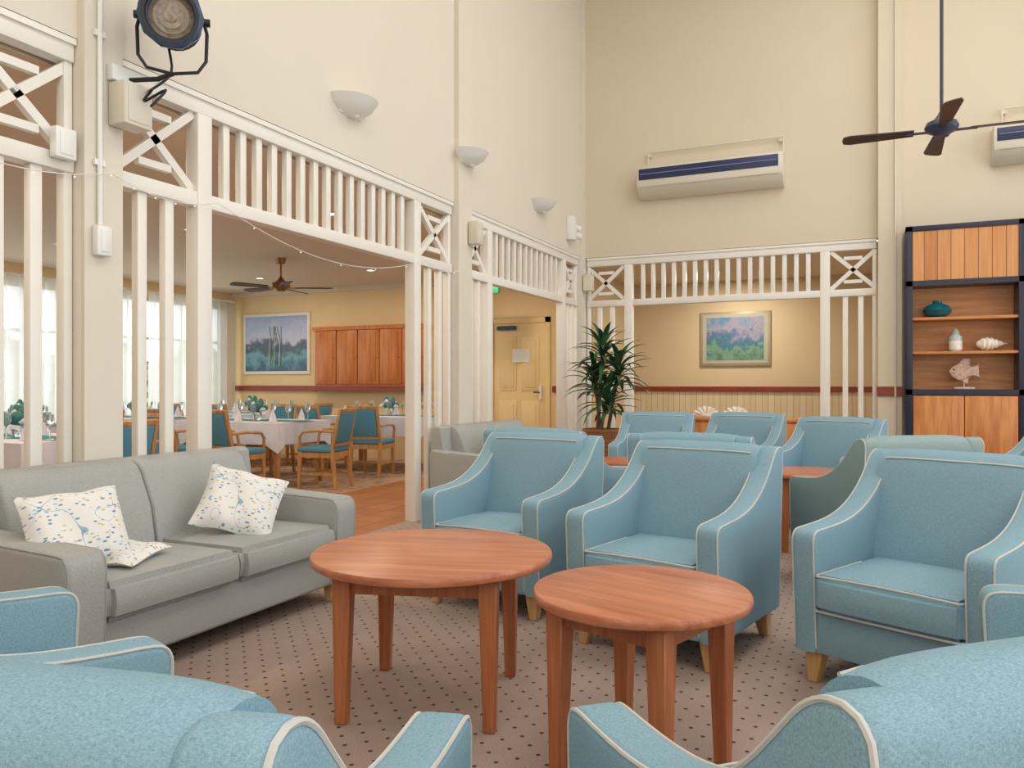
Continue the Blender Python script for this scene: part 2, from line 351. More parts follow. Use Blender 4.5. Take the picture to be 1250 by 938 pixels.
# ------------------------------------------------------------------ lattice screens
def lattice(L,wl,wr,nb):
    b=B(); T=.045
    b.box(0,L,-T,T,2.80,2.905,WHITE,.006); b.box(0,L,-T-.015,T+.015,2.885,2.915,WHITE)
    b.box(0,L,-T,T,2.25,2.335,WHITE,.006)
    def stub(x0,x1,inner):
        if inner=='r': post=(x1-.11,x1); ins=(x0,x1-.11)
        else: post=(x0,x0+.11); ins=(x0+.11,x1)
        b.box(post[0],post[1],-.05,.05,0,2.8,WHITE,.006)
        e=(x0,x0+.045) if inner=='r' else (x1-.045,x1)
        b.box(e[0],e[1],-.03,.03,0,2.8,WHITE,.004)
        n=3
        for i in range(1,n):
            q=ins[0]+(ins[1]-ins[0])*i/n
            b.box(q-.03,q+.03,-.025,.025,0,2.25,WHITE,.004)
        a0,a1=ins; z0,z1=2.335,2.80; cx=(a0+a1)/2; cz=(z0+z1)/2
        for sgn in (1,-1):
            dx=(a1-a0); dz=(z1-z0); ln=math.hypot(dx,dz); ang=math.atan2(dz*sgn,dx)
            M=Matrix.Translation((cx,0,cz))@Matrix.Rotation(-ang,4,'Y')
            b.box(-ln/2+.01,ln/2-.01,-.02,.02,-.024,.024,WHITE,0,M=M)
        b.box(cx-.2*dx,cx+.2*dx,-.018,.018,cz-.14-.02,cz-.14+.02,WHITE); b.box(cx-.2*dx,cx+.2*dx,-.018,.018,cz+.14-.02,cz+.14+.02,WHITE)
    if wl: stub(0,wl,'r')
    stub(L-wr,L,'l')
    a,c=wl,L-wr
    for i in range(nb):
        q=a+(c-a)*(i+1)/(nb+1); b.box(q-.026,q+.026,-.022,.022,2.335,2.80,WHITE,.003)
    return b
lattice(3.35,.62,.66,14).obj('lattice_screen',(LX-.06,-.695,0),R(90))
lattice(3.64,.66,.68,15).obj('lattice_screen',(LX-.06,2.89,0),R(90))
lattice(3.22,.58,.58,12).obj('lattice_screen',(LX-.06,6.82,0),R(90))
lattice(3.60,.64,.62,16).obj('lattice_screen',(-3.555,BY+.06,0),0)

# ------------------------------------------------------------------ armchair
def armchair(F):
    b=B(); r=.020
    top=crom([(-.388,.55),(-.387,.582),(-.373,.608),(-.34,.619),(-.26,.623),(-.15,.631),(-.05,.648),(.04,.678),(.12,.721),(.19,.775),(.245,.832),(.285,.874),(.32,.896),(.352,.902)],3)
    prof=[(-.365,.13),(-.378,.36)]+top+crom([(.375,.897),(.393,.878),(.398,.845)],2)+[(.376,.5),(.35,.13)]
    pin=inset(prof,.29*r-.0012); nt_=len(top)
    rear=pin[nt_:len(pin)]
    for sx in (-1,1):
        a,c=(.272,.37)
        b.rprism(prof,sx*a,sx*c,F,r,5)
        for k,xx in enumerate((a+.29*r-.001,c-.29*r+.001)):
            pts=[(sx*xx,p[0],p[1]) for p in pin[:2+nt_]]
            pts[0]=(sx*xx,pin[0][0],.15)
            if k==0: pts=[p for p in pts if p[1]<.25]
            else: pts+= [(sx*xx,p[0],max(.15,p[1])) for p in pin[2+nt_:]]
            b.tube(pts,.0042,PIPE,6)
        for yy in (-.30,.29):
            b.taper((sx*(.31),yy+(-.012 if yy<0 else .02),0),.042,(sx*.30,yy,.14),.075,LEGW)
    bp=[(.10,.36)]+crom([(.135,.5),(.175,.68),(.205,.80),(.225,.858),(.25,.890),(.28,.907),(.315,.914),(.35,.908),(.38,.890),(.395,.862),(.397,.82)],2)+[(.345,.13),(.20,.13)]
    secs=[]
    for i in range(-8,9):
        q=i/8; e=abs(q)**6
        secs.append([(q*.30,p[0]-(.014*(1-q*q) if p[0]<.27 and p[1]>.4 else 0),p[1]-(.014*e if p[1]>.8 else 0)) for p in bp])
    b.loft(secs,F)
    b.tube([(q*.1,.2335-.014*(1-(q/3)**2),.878-.010*(abs(q)/3)**6) for q in (-2.72,-2.4,-1.5,0,1.5,2.4,2.72)],.0040,PIPE)
    b.box(-.28,.28,-.362,.3,.13,.31,F,.012,2)
    t=bmesh.new(); bmesh.ops.create_cube(t,size=1)
    for v in t.verts: v.co=Vector((v.co.x*.548,-.12+v.co.y*.55,.375+v.co.z*.15))
    bmesh.ops.subdivide_edges(t,edges=t.edges[:],cuts=5,use_grid_fill=True)
    for v in t.verts:
        x=v.co.x/.276; y=(v.co.y+.12)/.275
        if v.co.z>.42: v.co.z+=.025*(1-x*x)*(1-y*y)
        k=(v.co.z-.375)/.075
        if v.co.y<-.39: v.co.y-=.018*(1-min(1,k*k))*(1-x**4)
    es=[e for e in t.edges if len(e.link_faces)==2 and e.calc_face_angle(0)>.9]
    bmesh.ops.bevel(t,geom=es,offset=.022,segments=3,affect='EDGES',clamp_overlap=True)
    b.add(t,F,None,True)
    for z in (.443,.307): b.tube([(-.268,.0,z),(-.268,-.37,z),(-.26,-.388,z),(-.15,-.391,z+(.004 if z>.4 else 0)),(0,-.391,z+(.006 if z>.4 else 0)),(.15,-.391,z+(.004 if z>.4 else 0)),(.26,-.388,z),(.268,-.37,z),(.268,.0,z)],.0045,PIPE)
    return b.mesh('armchair')
AC=armchair(TEAL); AC2=armchair(TEAL2)
for x,y,a in ((-1.83,4.03,-7),(-.84,3.69,-13),(.2,3.55,-25),(-.912,.790,195),(-1.915,1.06,160.4),(.02,1.31,221),(.67,2.30,-90),
              (-1.98,5.1,172),(-.95,4.98,175),(-2.0,7.75,5),(-1.2,7.95,-8),(-.36,7.15,-20),(1.1,6.55,-50)):
    inst(AC,'armchair',(x,y,0),R(a))
inst(AC2,'armchair',(.04,5.2,0),R(215))

# ------------------------------------------------------------------ sofa
def sofa(W):
    b=B(); h=W/2
    b.box(-h+.02,h-.02,-.39,.40,.10,.29,GREY,.02,3)
    for sx in (-1,1):
        prof=[(-.43,.10),(-.438,.3)]+crom([(-.445,.48),(-.44,.53),(-.42,.562),(-.38,.578),(-.1,.588),(.2,.606),(.36,.626),(.40,.61)],2)+[(.41,.58),(.405,.3),(.40,.10)]
        r=.026
        b.rprism(prof,sx*(h-.17),sx*h,GREY,r,5)
        pin=inset(prof,.29*r-.001)
        for xx in (h-.29*r+.001,h-.17+.29*r-.001):
            b.tube([(sx*xx,p[0],max(.12,p[1])) for p in pin[:14] if p[0]<.25],.004,GPIPE)
    ci=(W-.34)/2
    for k in (-1,0):
        x0=k*ci+.004; x1=x0+ci-.008
        t=bmesh.new(); bmesh.ops.create_cube(t,size=1)
        cx=(x0+x1)/2; wx=x1-x0
        for v in t.verts: v.co=Vector((cx+v.co.x*wx,-.115+v.co.y*.63,.362+v.co.z*.155))
        bmesh.ops.subdivide_edges(t,edges=t.edges[:],cuts=5,use_grid_fill=True)
        for v in t.verts:
            x=(v.co.x-cx)/(wx/2); y=(v.co.y+.115)/.315
            if v.co.z>.41: v.co.z+=.022*(1-x*x)*(1-y*y)
            kk=(v.co.z-.362)/.0775
            if v.co.y<-.42: v.co.y-=.02*(1-min(1,kk*kk))
        es=[e for e in t.edges if len(e.link_faces)==2 and e.calc_face_angle(0)>.9]
        bmesh.ops.bevel(t,geom=es,offset=.035,segments=4,affect='EDGES',clamp_overlap=True); b.add(t,GREY,None,True)
        prof=[(.10,.42)]+crom([(.13,.60),(.20,.76),(.235,.805),(.28,.825),(.33,.81),(.35,.75)],2)+[(.33,.42)]
        b.rprism(prof,x0,x1,GREY,.02,4)
    b.prism([(.26,.10),(.28,.60),(.30,.81),(.33,.828),(.39,.828),(.42,.80),(.41,.10)],-h+.03,h-.03,GREY,.02,3)
    for sx in (-1,1):
        for y in (-.34,.34): b.taper((sx*(h-.1),y,0),.04,(sx*(h-.1),y,.12),.06,LEGW)
    return b.mesh('sofa')
inst(sofa(1.74),'sofa',(-3.07,2.77,0),R(90))
inst(sofa(1.6),'sofa',(-3.08,6.75,0),R(86))

def pillow():
    t=bmesh.new(); n=18; g={}
    for sgn in (1,-1):
        for i in range(n+1):
            for j in range(n+1):
                u=2*i/n-1; v=2*j/n-1
                edge=(i in(0,n) or j in(0,n))
                if edge and sgn==-1: g[(sgn,i,j)]=g[(1,i,j)]; continue
                px=.20*u*(1-.07*(1-v*v)*abs(u)); py=.185*v*(1-.07*(1-u*u)*abs(v))
                z=sgn*.06*((1-u**4)*(1-v**4))**.6
                g[(sgn,i,j)]=t.verts.new((px,py,z+.008*math.sin(7*u+3*v)))
        for i in range(n):
            for j in range(n):
                t.faces.new((g[(sgn,i,j)],g[(sgn,i+1,j)],g[(sgn,i+1,j+1)],g[(sgn,i,j+1)]))
    b=B(); b.add(t,PILM,None,True); return b.mesh('throw_pillow')
PM=pillow()
def place_pillow(loc,normal,roll):
    z=Vector(normal).normalized(); x=Vector((0,0,1)).cross(z).normalized(); y=z.cross(x)
    q=Matrix((x,y,z)).transposed().to_4x4()@Matrix.Rotation(R(roll),4,'Z')
    o=inst(PM,'throw_pillow'); o.matrix_world=Matrix.Translation(loc)@q
place_pillow((-2.94,2.17,.605),(1,-.30,.72),2)
place_pillow((-2.92,3.06,.60),(.85,-.75,.85),-20)
o=inst(PM,'throw_pillow',(-2.92,2.33,.487),rot=(R(3),R(4),R(20))); o.scale=(.85,.85,.5)
place_pillow((-2.95,6.35,.62),(1,-.2,.5),10)

# ------------------------------------------------------------------ tables
def coffee(Rr,hs):
    b=B(); H=.564
    b.lathe([(0,H-.032),(Rr-.012,H-.032),(Rr-.002,H-.026),(Rr,H-.018),(Rr,H-.008),(Rr-.004,H-.001),(Rr-.01,H),(0,H)],TW,n=72)
    for sx in(-1,1):
        for sy in (-1,1): b.taper((sx*(hs+.005),sy*(hs+.005),0),.042,(sx*hs,sy*hs,H-.032),.068,TWL)
    for s_ in(-1,1):
        b.box(-hs,hs,s_*hs-.011,s_*hs+.011,H-.105,H-.03,TWL); b.box(s_*hs-.011,s_*hs+.011,-hs,hs,H-.105,H-.03,TWL)
    return b.mesh('round_coffee_table')
T1=coffee(.457,.26); T2=coffee(.335,.178)
inst(T1,'round_coffee_table',(-1.53,2.61,0),R(17))
inst(T2,'round_coffee_table',(-.653,2.385,0),R(-17))
inst(T2,'round_coffee_table',(-.42,6.12,0),R(10))
inst(T2,'round_coffee_table',(-1.85,6.40,0),R(5))

# ------------------------------------------------------------------ dining
def dchair():
    b=B()
    for sx in(-1,1):
        b.taper((sx*.20,-.21,0),.032,(sx*.20,-.20,.43),.042,DCW,.003)
        b.taper((sx*.20,.25,0),.034,(sx*.20,.20,.45),.042,DCW,.003); b.taper((sx*.20,.20,.44),.04,(sx*.195,.30,.92),.03,DCW,.003)
        b.box(sx*.2-.012,sx*.2+.012,-.2,.22,.36,.42,DCW); b.box(sx*.2-.01,sx*.2+.01,-.2,.23,.16,.19,DCW)
        b.tube([(sx*.215,.235,.66),(sx*.235,.05,.67),(sx*.235,-.14,.655),(sx*.225,-.19,.60),(sx*.205,-.20,.44)],.017,DCW,8)
    b.box(-.2,.2,-.21,-.19,.36,.42,DCW); b.box(-.2,.2,.195,.215,.36,.42,DCW); b.box(-.2,.2,.01,.03,.165,.19,DCW)
    b.box(-.225,.225,-.23,.21,.42,.48,DBLUE,.02,3)
    M=Matrix.Translation((0,.255,.71))@Matrix.Rotation(R(-12),4,'X')
    b.box(-.175,.175,-.022,.022,-.19,.17,DBLUE,.015,3,M=M); b.box(-.205,.205,-.018,.018,.17,.215,DCW,.006,M=M); b.box(-.19,.19,-.014,.014,-.225,-.19,DCW,.004,M=M)
    return b.mesh('dining_chair')
DCH=dchair()
def dtable(w,d):
    b=B()
    b.box(-w/2+.02,w/2-.02,-d/2+.02,d/2-.02,.70,.742,DCW)
    for sx in(-1,1):
        for sy in(-1,1): b.taper((sx*(w/2-.08),sy*(d/2-.08),0),.05,(sx*(w/2-.08),sy*(d/2-.08),.71),.07,DCW)
    t=bmesh.new(); per=[]; n=40
    for (x0,y0,x1,y1) in ((-w/2,-d/2,w/2,-d/2),(w/2,-d/2,w/2,d/2),(w/2,d/2,-w/2,d/2),(-w/2,d/2,-w/2,-d/2)):
        for i in range(n): per.append((x0+(x1-x0)*i/n,y0+(y1-y0)*i/n))
    A=[t.verts.new((x,y,.752)) for x,y in per]; t.faces.new(A)
    C=[];
    for i,(x,y) in enumerate(per):
        k=1.01+.01*math.sin(i*.9); c=min(i%n,n-i%n)/n
        C.append(t.verts.new((x*k+.0,y*k,.50-.10*max(0,.12-c)/.12)))
    m=len(per)
    for i in range(m): t.faces.new((A[i],A[(i+1)%m],C[(i+1)%m],C[i]))
    b.add(t,CLOTH,None,False)
    b.box(-w/2-.01,w/2+.01,-.16,.16,.753,.757,RUN)
    return b.mesh('dining_table')
def settings(w,d):
    b=B()
    for i in range(3):
        for s_ in(-1,1):
            x=-w/2+w*(i+.5)/3; y=s_*(d/2-.22)
            b.lathe([(.001,.0),(.035,.002),(.035,.006),(.005,.01),(.005,.09),(.03,.12),(.036,.16),(.03,.20)],GLASS,(x+.16,y-s_*.08,.757),10)
            b.lathe([(.05,0),(.035,.06),(.001,.15)],CLOTH,(x,y,.757),6,smooth=False)
    return b.mesh('place_settings')
def centre():
    b=B(); b.lathe([(.001,0),(.05,.0),(.065,.08),(.055,.1),(.001,.1)],GLASS,(0,0,0),14)
    for i in range(26):
        a=random.uniform(0,2*pi); el=random.uniform(.2,1.2); L=random.uniform(.1,.2)
        d=Vector((math.cos(a)*math.cos(el),math.sin(a)*math.cos(el),math.sin(el)))
        b.ball(Vector((0,0,.1))+d*L*.6,L*.5,TGN if i%2 else CLOTH,(.2+.7*abs(d.x),.2+.7*abs(d.y),.15+.7*abs(d.z)),8)
    return b.mesh('centerpiece_plant')
DT=dtable(1.6,.95); ST=settings(1.6,.95); CP=centre()
tabs=[(-6.95,7.5),(-6.3,9.45),(-8.75,9.35),(-8.75,5.75),(-6.6,4.3),(-8.9,3.6),(-6.6,1.8),(-9.15,7.6)]
for i,(x,y) in enumerate(tabs):
    inst(DT,'dining_table',(x,y,0)); inst(ST,'place_settings',(x,y,0)); inst(CP,'centerpiece_plant',(x+.05,y,.757))
    ch=[(-.45,-.80,180),(.4,-.80,180),(-.45,.80,0),(.4,.80,0),(1.14,0,-90),(-1.14,0,90)]
    if i==1: ch=[(-.45,-.82,170),(.33,-.82,190),(1.14,.05,-90)]
    if i==0: ch=[(-.40,-.80,180),(.5,-.80,172),(1.16,-.1,-80),(-.45,.80,0)]
    if i==2: ch=[(-.45,-.80,180),(.4,-.80,180),(1.12,0,-90)]
    if i==3: ch=[(-.45,-.80,180),(.4,-.80,180),(1.12,0,-90)]
    if i==7: ch=[(-.45,-.80,180),(.4,-.80,180)]
    if i==5: ch=ch[:4]
    for dx,dy,a in ch: inst(DCH,'dining_chair',(x+dx,y+dy,0),R(a))

# dining wall: picture, cabinets, door
b=B(); b.box(-.72,.72,-.03,0,-.52,.52,WHITE,.004); b.box(-.67,.67,-.035,-.028,-.47,.47,artmat('lake_photo_art',[(.18,(54,96,120)),(.32,(110,160,180)),(.42,(70,92,100)),(.50,(96,104,130)),(.57,(190,196,220)),(.85,(150,168,212))],4,dist=.55))
for k in range(9):
    x=-.15+.035*k+random.uniform(-.02,.02); b.tube([(x,-.037,-.38),(x+.02,-.037,0),(x+random.uniform(-.1,.1),-.037,.3)],.006,TGN if k%3 else CPLAST,4)
b.obj('framed_picture',(-9.3,FY,1.89))
b=B(); W=2.15
b.box(0,W,-.08,0,1.17,2.12,CABD); 
for i in range(5):
    x0=.03+i*(W-.04)/5; x1=x0+(W-.04)/5-.02
    b.box(x0,x1,-.10,-.08,1.2,2.08,CABD,.004); b.box(x0+.06,x1-.06,-.108,-.1,1.26,2.02,CABD,.003); b.ball((x1-.03,-.115,1.62),.01,BRASS,n=8)
b.box(-.03,W+.03,-.12,0,2.08,2.14,CABD); b.box(-.03,W+.03,-.2,0,1.09,1.17,DADO)
b.obj('timber_wall_cabinet',(-8.42,FY,0))
b=B(); b.box(-.42,.42,.0,.05,0,2.1,DOORP,.004)
for (x0,x1,z0,z1) in ((-.32,-.04,.2,.95),(.04,.32,.2,.95),(-.32,-.04,1.1,1.9),(.04,.32,1.1,1.9)):
    b.box(x0,x1,-.01,.0,z0,z1,DOORP,.004); b.box(x0+.05,x1-.05,-.018,-.01,z0+.05,z1-.05,DOORP,.004)
b.box(-.495,-.42,-.02,.1,0,2.175,DOORP); b.box(.42,.495,-.02,.1,0,2.175,DOORP); b.box(-.495,.495,-.02,.1,2.1,2.175,DOORP)
b.box(.33,.37,-.04,.0,.98,1.18,PLAST); b.cyl((.35,-.06,1.08),(.25,-.06,1.08),.01,.01,STEEL,8)
b.box(-.1,.18,-.025,-.018,1.52,1.72,PLAST); b.box(-.35,-.05,-.04,.0,2.0,2.06,STEEL)
b.obj('door_1',(-4.74,FY,0))
b=B(); b.box(-.07,.07,-.012,0,-.12,.12,plain('green_sign',(40,110,70),.4),.002); b.box(-.05,.05,-.016,-.012,-.02,.08,PLAST); b.obj('restroom_sign',(-3.98,FY,1.42))
b=B(); b.box(-.16,.16,-.03,.03,-.07,.07,plain('exit_green',(50,130,90),.4,emit=(40,220,110),es=.15),.004); b.box(-.18,.18,-.04,.04,.07,.1,PLAST); b.cyl((0,0,.1),(0,0,.3),.01,.01,PLAST,8); b.obj('exit_sign',(-4.75,9.6,2.5),R(0))

# ------------------------------------------------------------------ lounge painting, sideboard
b=B(); FR=plain('silver_gilt_frame',(168,158,134),.4)
b.box(-.53,.53,-.03,0,-.42,.42,FR,.006); b.box(-.49,.49,-.034,-.03,-.38,.38,plain('mat_board',(180,178,160),.8)); 
b.box(-.43,.43,-.037,-.034,-.33,.33,artmat('abstract_landscape_art',[(.2,(90,120,110)),(.36,(120,160,130)),(.44,(60,120,140)),(.52,(100,120,160)),(.62,(160,156,168)),(.8,(90,140,180))],5,dist=.9)); b.obj('framed_painting',(-1.93,AY-.003,1.90))
b=B(); b.box(-.7,.7,-.2,.2,.76,.8,CABX,.004)
for x0 in (-.68,-.22,.24): b.box(x0,x0+.44,-.185,-.17,.1,.74,CABW,.004)
b.box(-.69,.69,-.17,.19,.06,.76,CABW); b.box(-.66,.66,-.15,.17,0,.06,NAVY); b.obj('timber_sideboard',(-1.35,9.75,0))
SHM=plain('shell_white',(236,228,212),.5,var=.1,scale=20)
def clam():
    b=B(); t=bmesh.new(); n=28;m=8; g=[]
    for i in range(n+1):
        a=pi*i/n; row=[]
        for j in range(m+1):
            q=j/m; rr=.15*q*(1+.06*math.cos(a*14)*q); row.append(t.verts.new((rr*math.cos(a),-.04*math.sin(q*pi/2)*(1+.3*math.cos(a*14))+.05*q,rr*math.sin(a)*.75)))
        g.append(row)
    for i in range(n):
        for j in range(m): t.faces.new((g[i][j],g[i+1][j],g[i+1][j+1],g[i][j+1]))
    bmesh.ops.remove_doubles(t,verts=t.verts[:],dist=1e-4); bmesh.ops.solidify(t,geom=t.faces[:],thickness=.012)
    b.add(t,SHM,None,True); b.box(-.06,.06,-.03,.06,-.008,.02,SHM,.008); return b.mesh('clam_shell_ornament')
CS=clam(); inst(CS,'clam_shell_ornament',(-1.85,9.75,.81)); inst(CS,'clam_shell_ornament',(-1.5,9.75,.81),R(15))

# ------------------------------------------------------------------ bookcase
b=B(); y0=BY-.36; y1=BY; X0=.34; X1=2.52; XM=1.45
for x in (X0,XM-.035,X1-.07): b.box(x,x+.07,y0,y1,0,2.96,NAVY,.003)
b.box(X0,X1,y0,y1,2.90,2.96,NAVY,.003); b.box(X0,X1,y0,y1,2.29,2.35,NAVY); b.box(X0,X1,y0,y1,1.08,1.14,NAVY); b.box(X0,X1,y0+.02,y1,0,.08,NAVY)
b.box(X0+.06,X1-.06,y1-.03,y1-.002,1.1,2.9,CABX)
for a,c in ((X0+.07,XM-.035),(XM+.035,X1-.07)):
    b.box(a,c,y0+.01,y0+.03,2.35,2.90,BRD)
    for z in (1.56,1.94): b.box(a,c,y0+.02,y1-.03,z-.03,z,CABX,.002)
    mid=(a+c)/2
    b.box(a+.005,mid-.004,y0,y0+.02,.1,1.07,CABW,.003); b.box(mid+.004,c-.005,y0,y0+.02,.1,1.07,CABW,.003)
b.obj('bookcase')
TG=plain('teal_glaze',(20,92,104),.12,var=.2,scale=12)
b=B(); b.lathe([(.001,0),(.08,0),(.13,.04),(.15,.085),(.12,.13),(.06,.155),(.045,.165),(.05,.19),(.035,.19),(.03,.165),(.001,.16)],TG); b.obj('teal_vase',(.66,10.0,1.942))
b=B(); b.lathe([(.001,0),(.055,0),(.065,.02),(.065,.16),(.04,.19),(.045,.2),(.03,.22),(.02,.25),(.001,.255)],plain('jar_glass',(190,200,196),.15,var=.1),n=20); b.lathe([(.066,.02),(.068,.03),(.068,.1),(.066,.12)],SHM,n=12); b.obj('shell_filled_jar',(.84,10.0,1.562))
b=B()
t=bmesh.new(); rings=[]
for i in range(30):
    q=i/29; x=-.15+.3*q; rr=.065*math.sin(pi*min(1,q*1.05)**.7)*(1+.12*math.sin(q*40))+.004
    rings.append([t.verts.new((x,rr*math.cos(a*pi/8),.07+rr*math.sin(a*pi/8))) for a in range(16)])
for i in range(29):
    for k in range(16): t.faces.new((rings[i][k],rings[i][(k+1)%16],rings[i+1][(k+1)%16],rings[i+1][k]))
t.faces.new(rings[0]); t.faces.new(rings[-1]); b.add(t,SHM,None,True); b.obj('conch_shell',(1.18,9.98,1.568),R(8))
CO=plain('carved_fish',(206,172,154),.6,var=.25,scale=30)
b=B(); b.box(-.1,.1,-.04,.04,0,.025,CO,.005); b.cyl((0,0,.02),(0,0,.1),.008,.008,CO,8)
b.prism([(-.15,.2),(-.11,.25),(-.04,.29),(.03,.28),(.08,.23),(.15,.30),(.13,.2),(.16,.11),(.08,.17),(.03,.12),(-.05,.1),(-.12,.14)],-.02,.02,CO,.01,2,axis='y')
b.prism([(-.06,.28),(.0,.34),(.06,.33),(.05,.25)],-.008,.008,CO,0,axis='y'); b.prism([(-.04,.11),(.03,.06),(.05,.13)],-.008,.008,CO,0,axis='y'); b.ball((-.1,-.022,.22),.01,BLK,n=8)
b.obj('fish_ornament',(.92,9.98,1.142))

# ------------------------------------------------------------------ AC units
def ac(W):
    b=B(); LV=plain('louver_navy',(36,48,88),.4)
    b.prism([(0,0),(-.10,0),(-.235,.10),(-.26,.16),(-.255,.36),(-.225,.395),(0,.40)],0,W,CPLAST,.01,2)
    b.box(.03,W-.05,-.270,-.24,.215,.355,LV,.004)
    for z in (.285,): b.box(.05,W-.07,-.280,-.262,z-.005,z+.005,plain('louver_blade',(120,130,160),.4))
    b.box(.05,W-.05,-.266,-.24,.125,.128,CPLAST)
    b.tube([(.1,-.06,.39),(.1,-.06,.6),(.11,-.05,.62),(W-.02,-.05,.62),(W-.01,-.06,.6),(W-.01,-.06,.39)],.010,CPLAST,6)
    b.box(.1,.14,-.06,0,.56,.6,CPLAST); b.box(W-.06,W-.02,-.06,0,.56,.6,CPLAST)
    return b.mesh('wall_air_conditioner')
ACM=ac(1.8); inst(ACM,'wall_air_conditioner',(-2.78,BY,3.62)); inst(ACM,'wall_air_conditioner',(1.2,BY,3.62))

# ------------------------------------------------------------------ sconces, boxes
def sconce():
    b=B(); r=.17
    b.lathe([(.001,-.13),(.05,-.125),(.1,-.10),(.14,-.06),(.163,-.01),(r,.0),(r-.012,0),(.15,-.015),(.09,-.08),(.001,-.11)],PLAST,n=20,a0=-pi/2,a1=pi/2)
    b.box(0,.012,-.1,.1,-.12,.0,PLAST,.003); b.cyl((.05,0,-.14),(.05,0,-.12),.012,.02,PLAST,10); return b.mesh('wall_sconce')
SC=sconce()
for p in ((LX,4.90,3.34),(LX+.05,6.69,3.42),(LX,8.62,3.36)):
    o=inst(SC,'wall_sconce',p); o.scale=(1.25,1.35,.95)
def sbx(name,c,s,mat):
    b=B(); b.box(-s[0]/2,s[0]/2,-s[1]/2,s[1]/2,-s[2]/2,s[2]/2,mat,.008); b.box(s[0]/2-.002,s[0]/2+.004,-s[1]/2+.02,s[1]/2-.02,-s[2]/2+.02,s[2]/2-.02,mat,.001); b.obj(name,c)
sbx('wall_speaker',(LX+.11,6.78,2.66),(.10,.13,.22),CPLAST); sbx('wall_speaker',(-3.49,10.1,2.57),(.13,.1,.22),CPLAST)
sbx('wall_speaker',(LX+.12,2.87,2.63),(.12,.17,.22),CPLAST)
sbx('power_outlet',(LX+.075,2.74,1.92),(.045,.085,.15),PLAST); sbx('power_outlet',(LX+.02,2.57,2.37),(.05,.11,.15),PLAST)
b=B(); b.box(0,.1,-.07,.07,-.15,.15,PLAST,.01); b.cyl((.05,.07,.05),(.09,.16,.02),.03,.05,PLAST,12); b.cyl((.05,.07,-.05),(.09,.17,-.08),.03,.05,PLAST,12); b.obj('emergency_light',(LX,9.6,3.22))
b=B(); b.cyl((0,0,2.0),(0,0,HC),.013,.013,PLAST,10)
for z in (2.3,2.95,4,5,6): b.box(-.012,.004,-.03,.03,z,z+.03,PLAST)
b.obj('conduit_pipe',(LX+.065,2.735,0))
b=B(); b.cyl((0,0,0.4),(0,0,HC),.012,.012,CPLAST,8); b.obj('conduit_pipe',(.24,BY-.155,0))

# stage spotlight
b=B(); c=Vector((-3.24,2.92,3.06)); d=Vector((.62,-.68,-.22)).normalized()
M=Matrix.Translation(c)@d.to_track_quat('Z','Y').to_matrix().to_4x4()
b.lathe([(.001,-.2),(.08,-.2),(.11,-.17),(.115,-.02),(.125,0),(.125,.06),(.145,.065),(.15,.11),(.135,.115),(.11,.10),(.105,.03)],STEEL,n=28,M=M)
b.lathe([(.14,.055),(.158,.06),(.158,.085),(.14,.09)],STEEL,n=10,M=M)
for k in range(4): b.lathe([(.115,-.16+k*.035),(.13,-.16+k*.035),(.13,-.15+k*.035),(.115,-.15+k*.035)],BLK,n=24,M=M)
LN=plain('fresnel_lens',(150,134,112),.1,var=.3,scale=40)
b.lathe([(.001,.085),(.03,.082),(.03,.075),(.06,.075),(.06,.068),(.085,.066),(.085,.06),(.108,.055)],LN,n=28,M=M)
b.lathe([(.112,.10),(.118,.118),(.135,.118)],BLK,n=28,M=M)
MY=Matrix.Translation(c)@Matrix.Rotation(R(42),4,'Z')@Matrix.Rotation(R(-90),4,'X')
b.tube([(-.15,0,.0),(-.165,.06,.0),(-.16,.2,0),(-.12,.26,0),(0,.28,0),(.12,.26,0),(.16,.2,0),(.165,.06,0),(.15,0,0)],.009,BLK,8,M=MY)
for s_ in (-1,1): b.cyl((s_*.11,0,0),(s_*.18,0,0),.02,.02,BLK,12,M=MY)
b.tube([c+Vector((0,0,-.28)),c+Vector((-.1,.0,-.29)),(LX+.06,2.88,2.78)],.013,BLK,8)
b.box(LX+.055,LX+.10,2.78,2.92,2.75,2.83,PLAST,.004)
b.tube(crom([tuple(c-d*.18),tuple(c+Vector((-.16,.12,-.05))),tuple(c+Vector((-.12,.1,-.22))),tuple(c+Vector((-.18,.02,-.33))),tuple(c+Vector((-.10,-.04,-.36))),tuple(c+Vector((-.18,-.02,-.40))),tuple(c+Vector((-.08,.03,-.34))),tuple(c+Vector((-.12,-.03,-.44)))],4),.007,BLK,8)
b.obj('stage_spotlight')

# fairy lights
b=B(); FL=plain('fairy_bulb',(250,240,210),.3,emit=(255,240,200),es=.5)
pts=[]
yk=[-.6,.6,1.7,2.78,3.5,5.85,6.5]
for a,c2 in zip(yk[:-1],yk[1:]):
    for i in range(16):
        q=i/16; sag=.10*(c2-a)/1.2; pts.append(Vector((LX+.09,a+(c2-a)*q,2.27-sag*4*q*(1-q))))
b.tube(pts,.0025,PLAST,4)
for i in range(0,len(pts),3): b.ball(pts[i]-Vector((0,0,.012)),.005,FL,n=6)
b.obj('fairy_light_string')

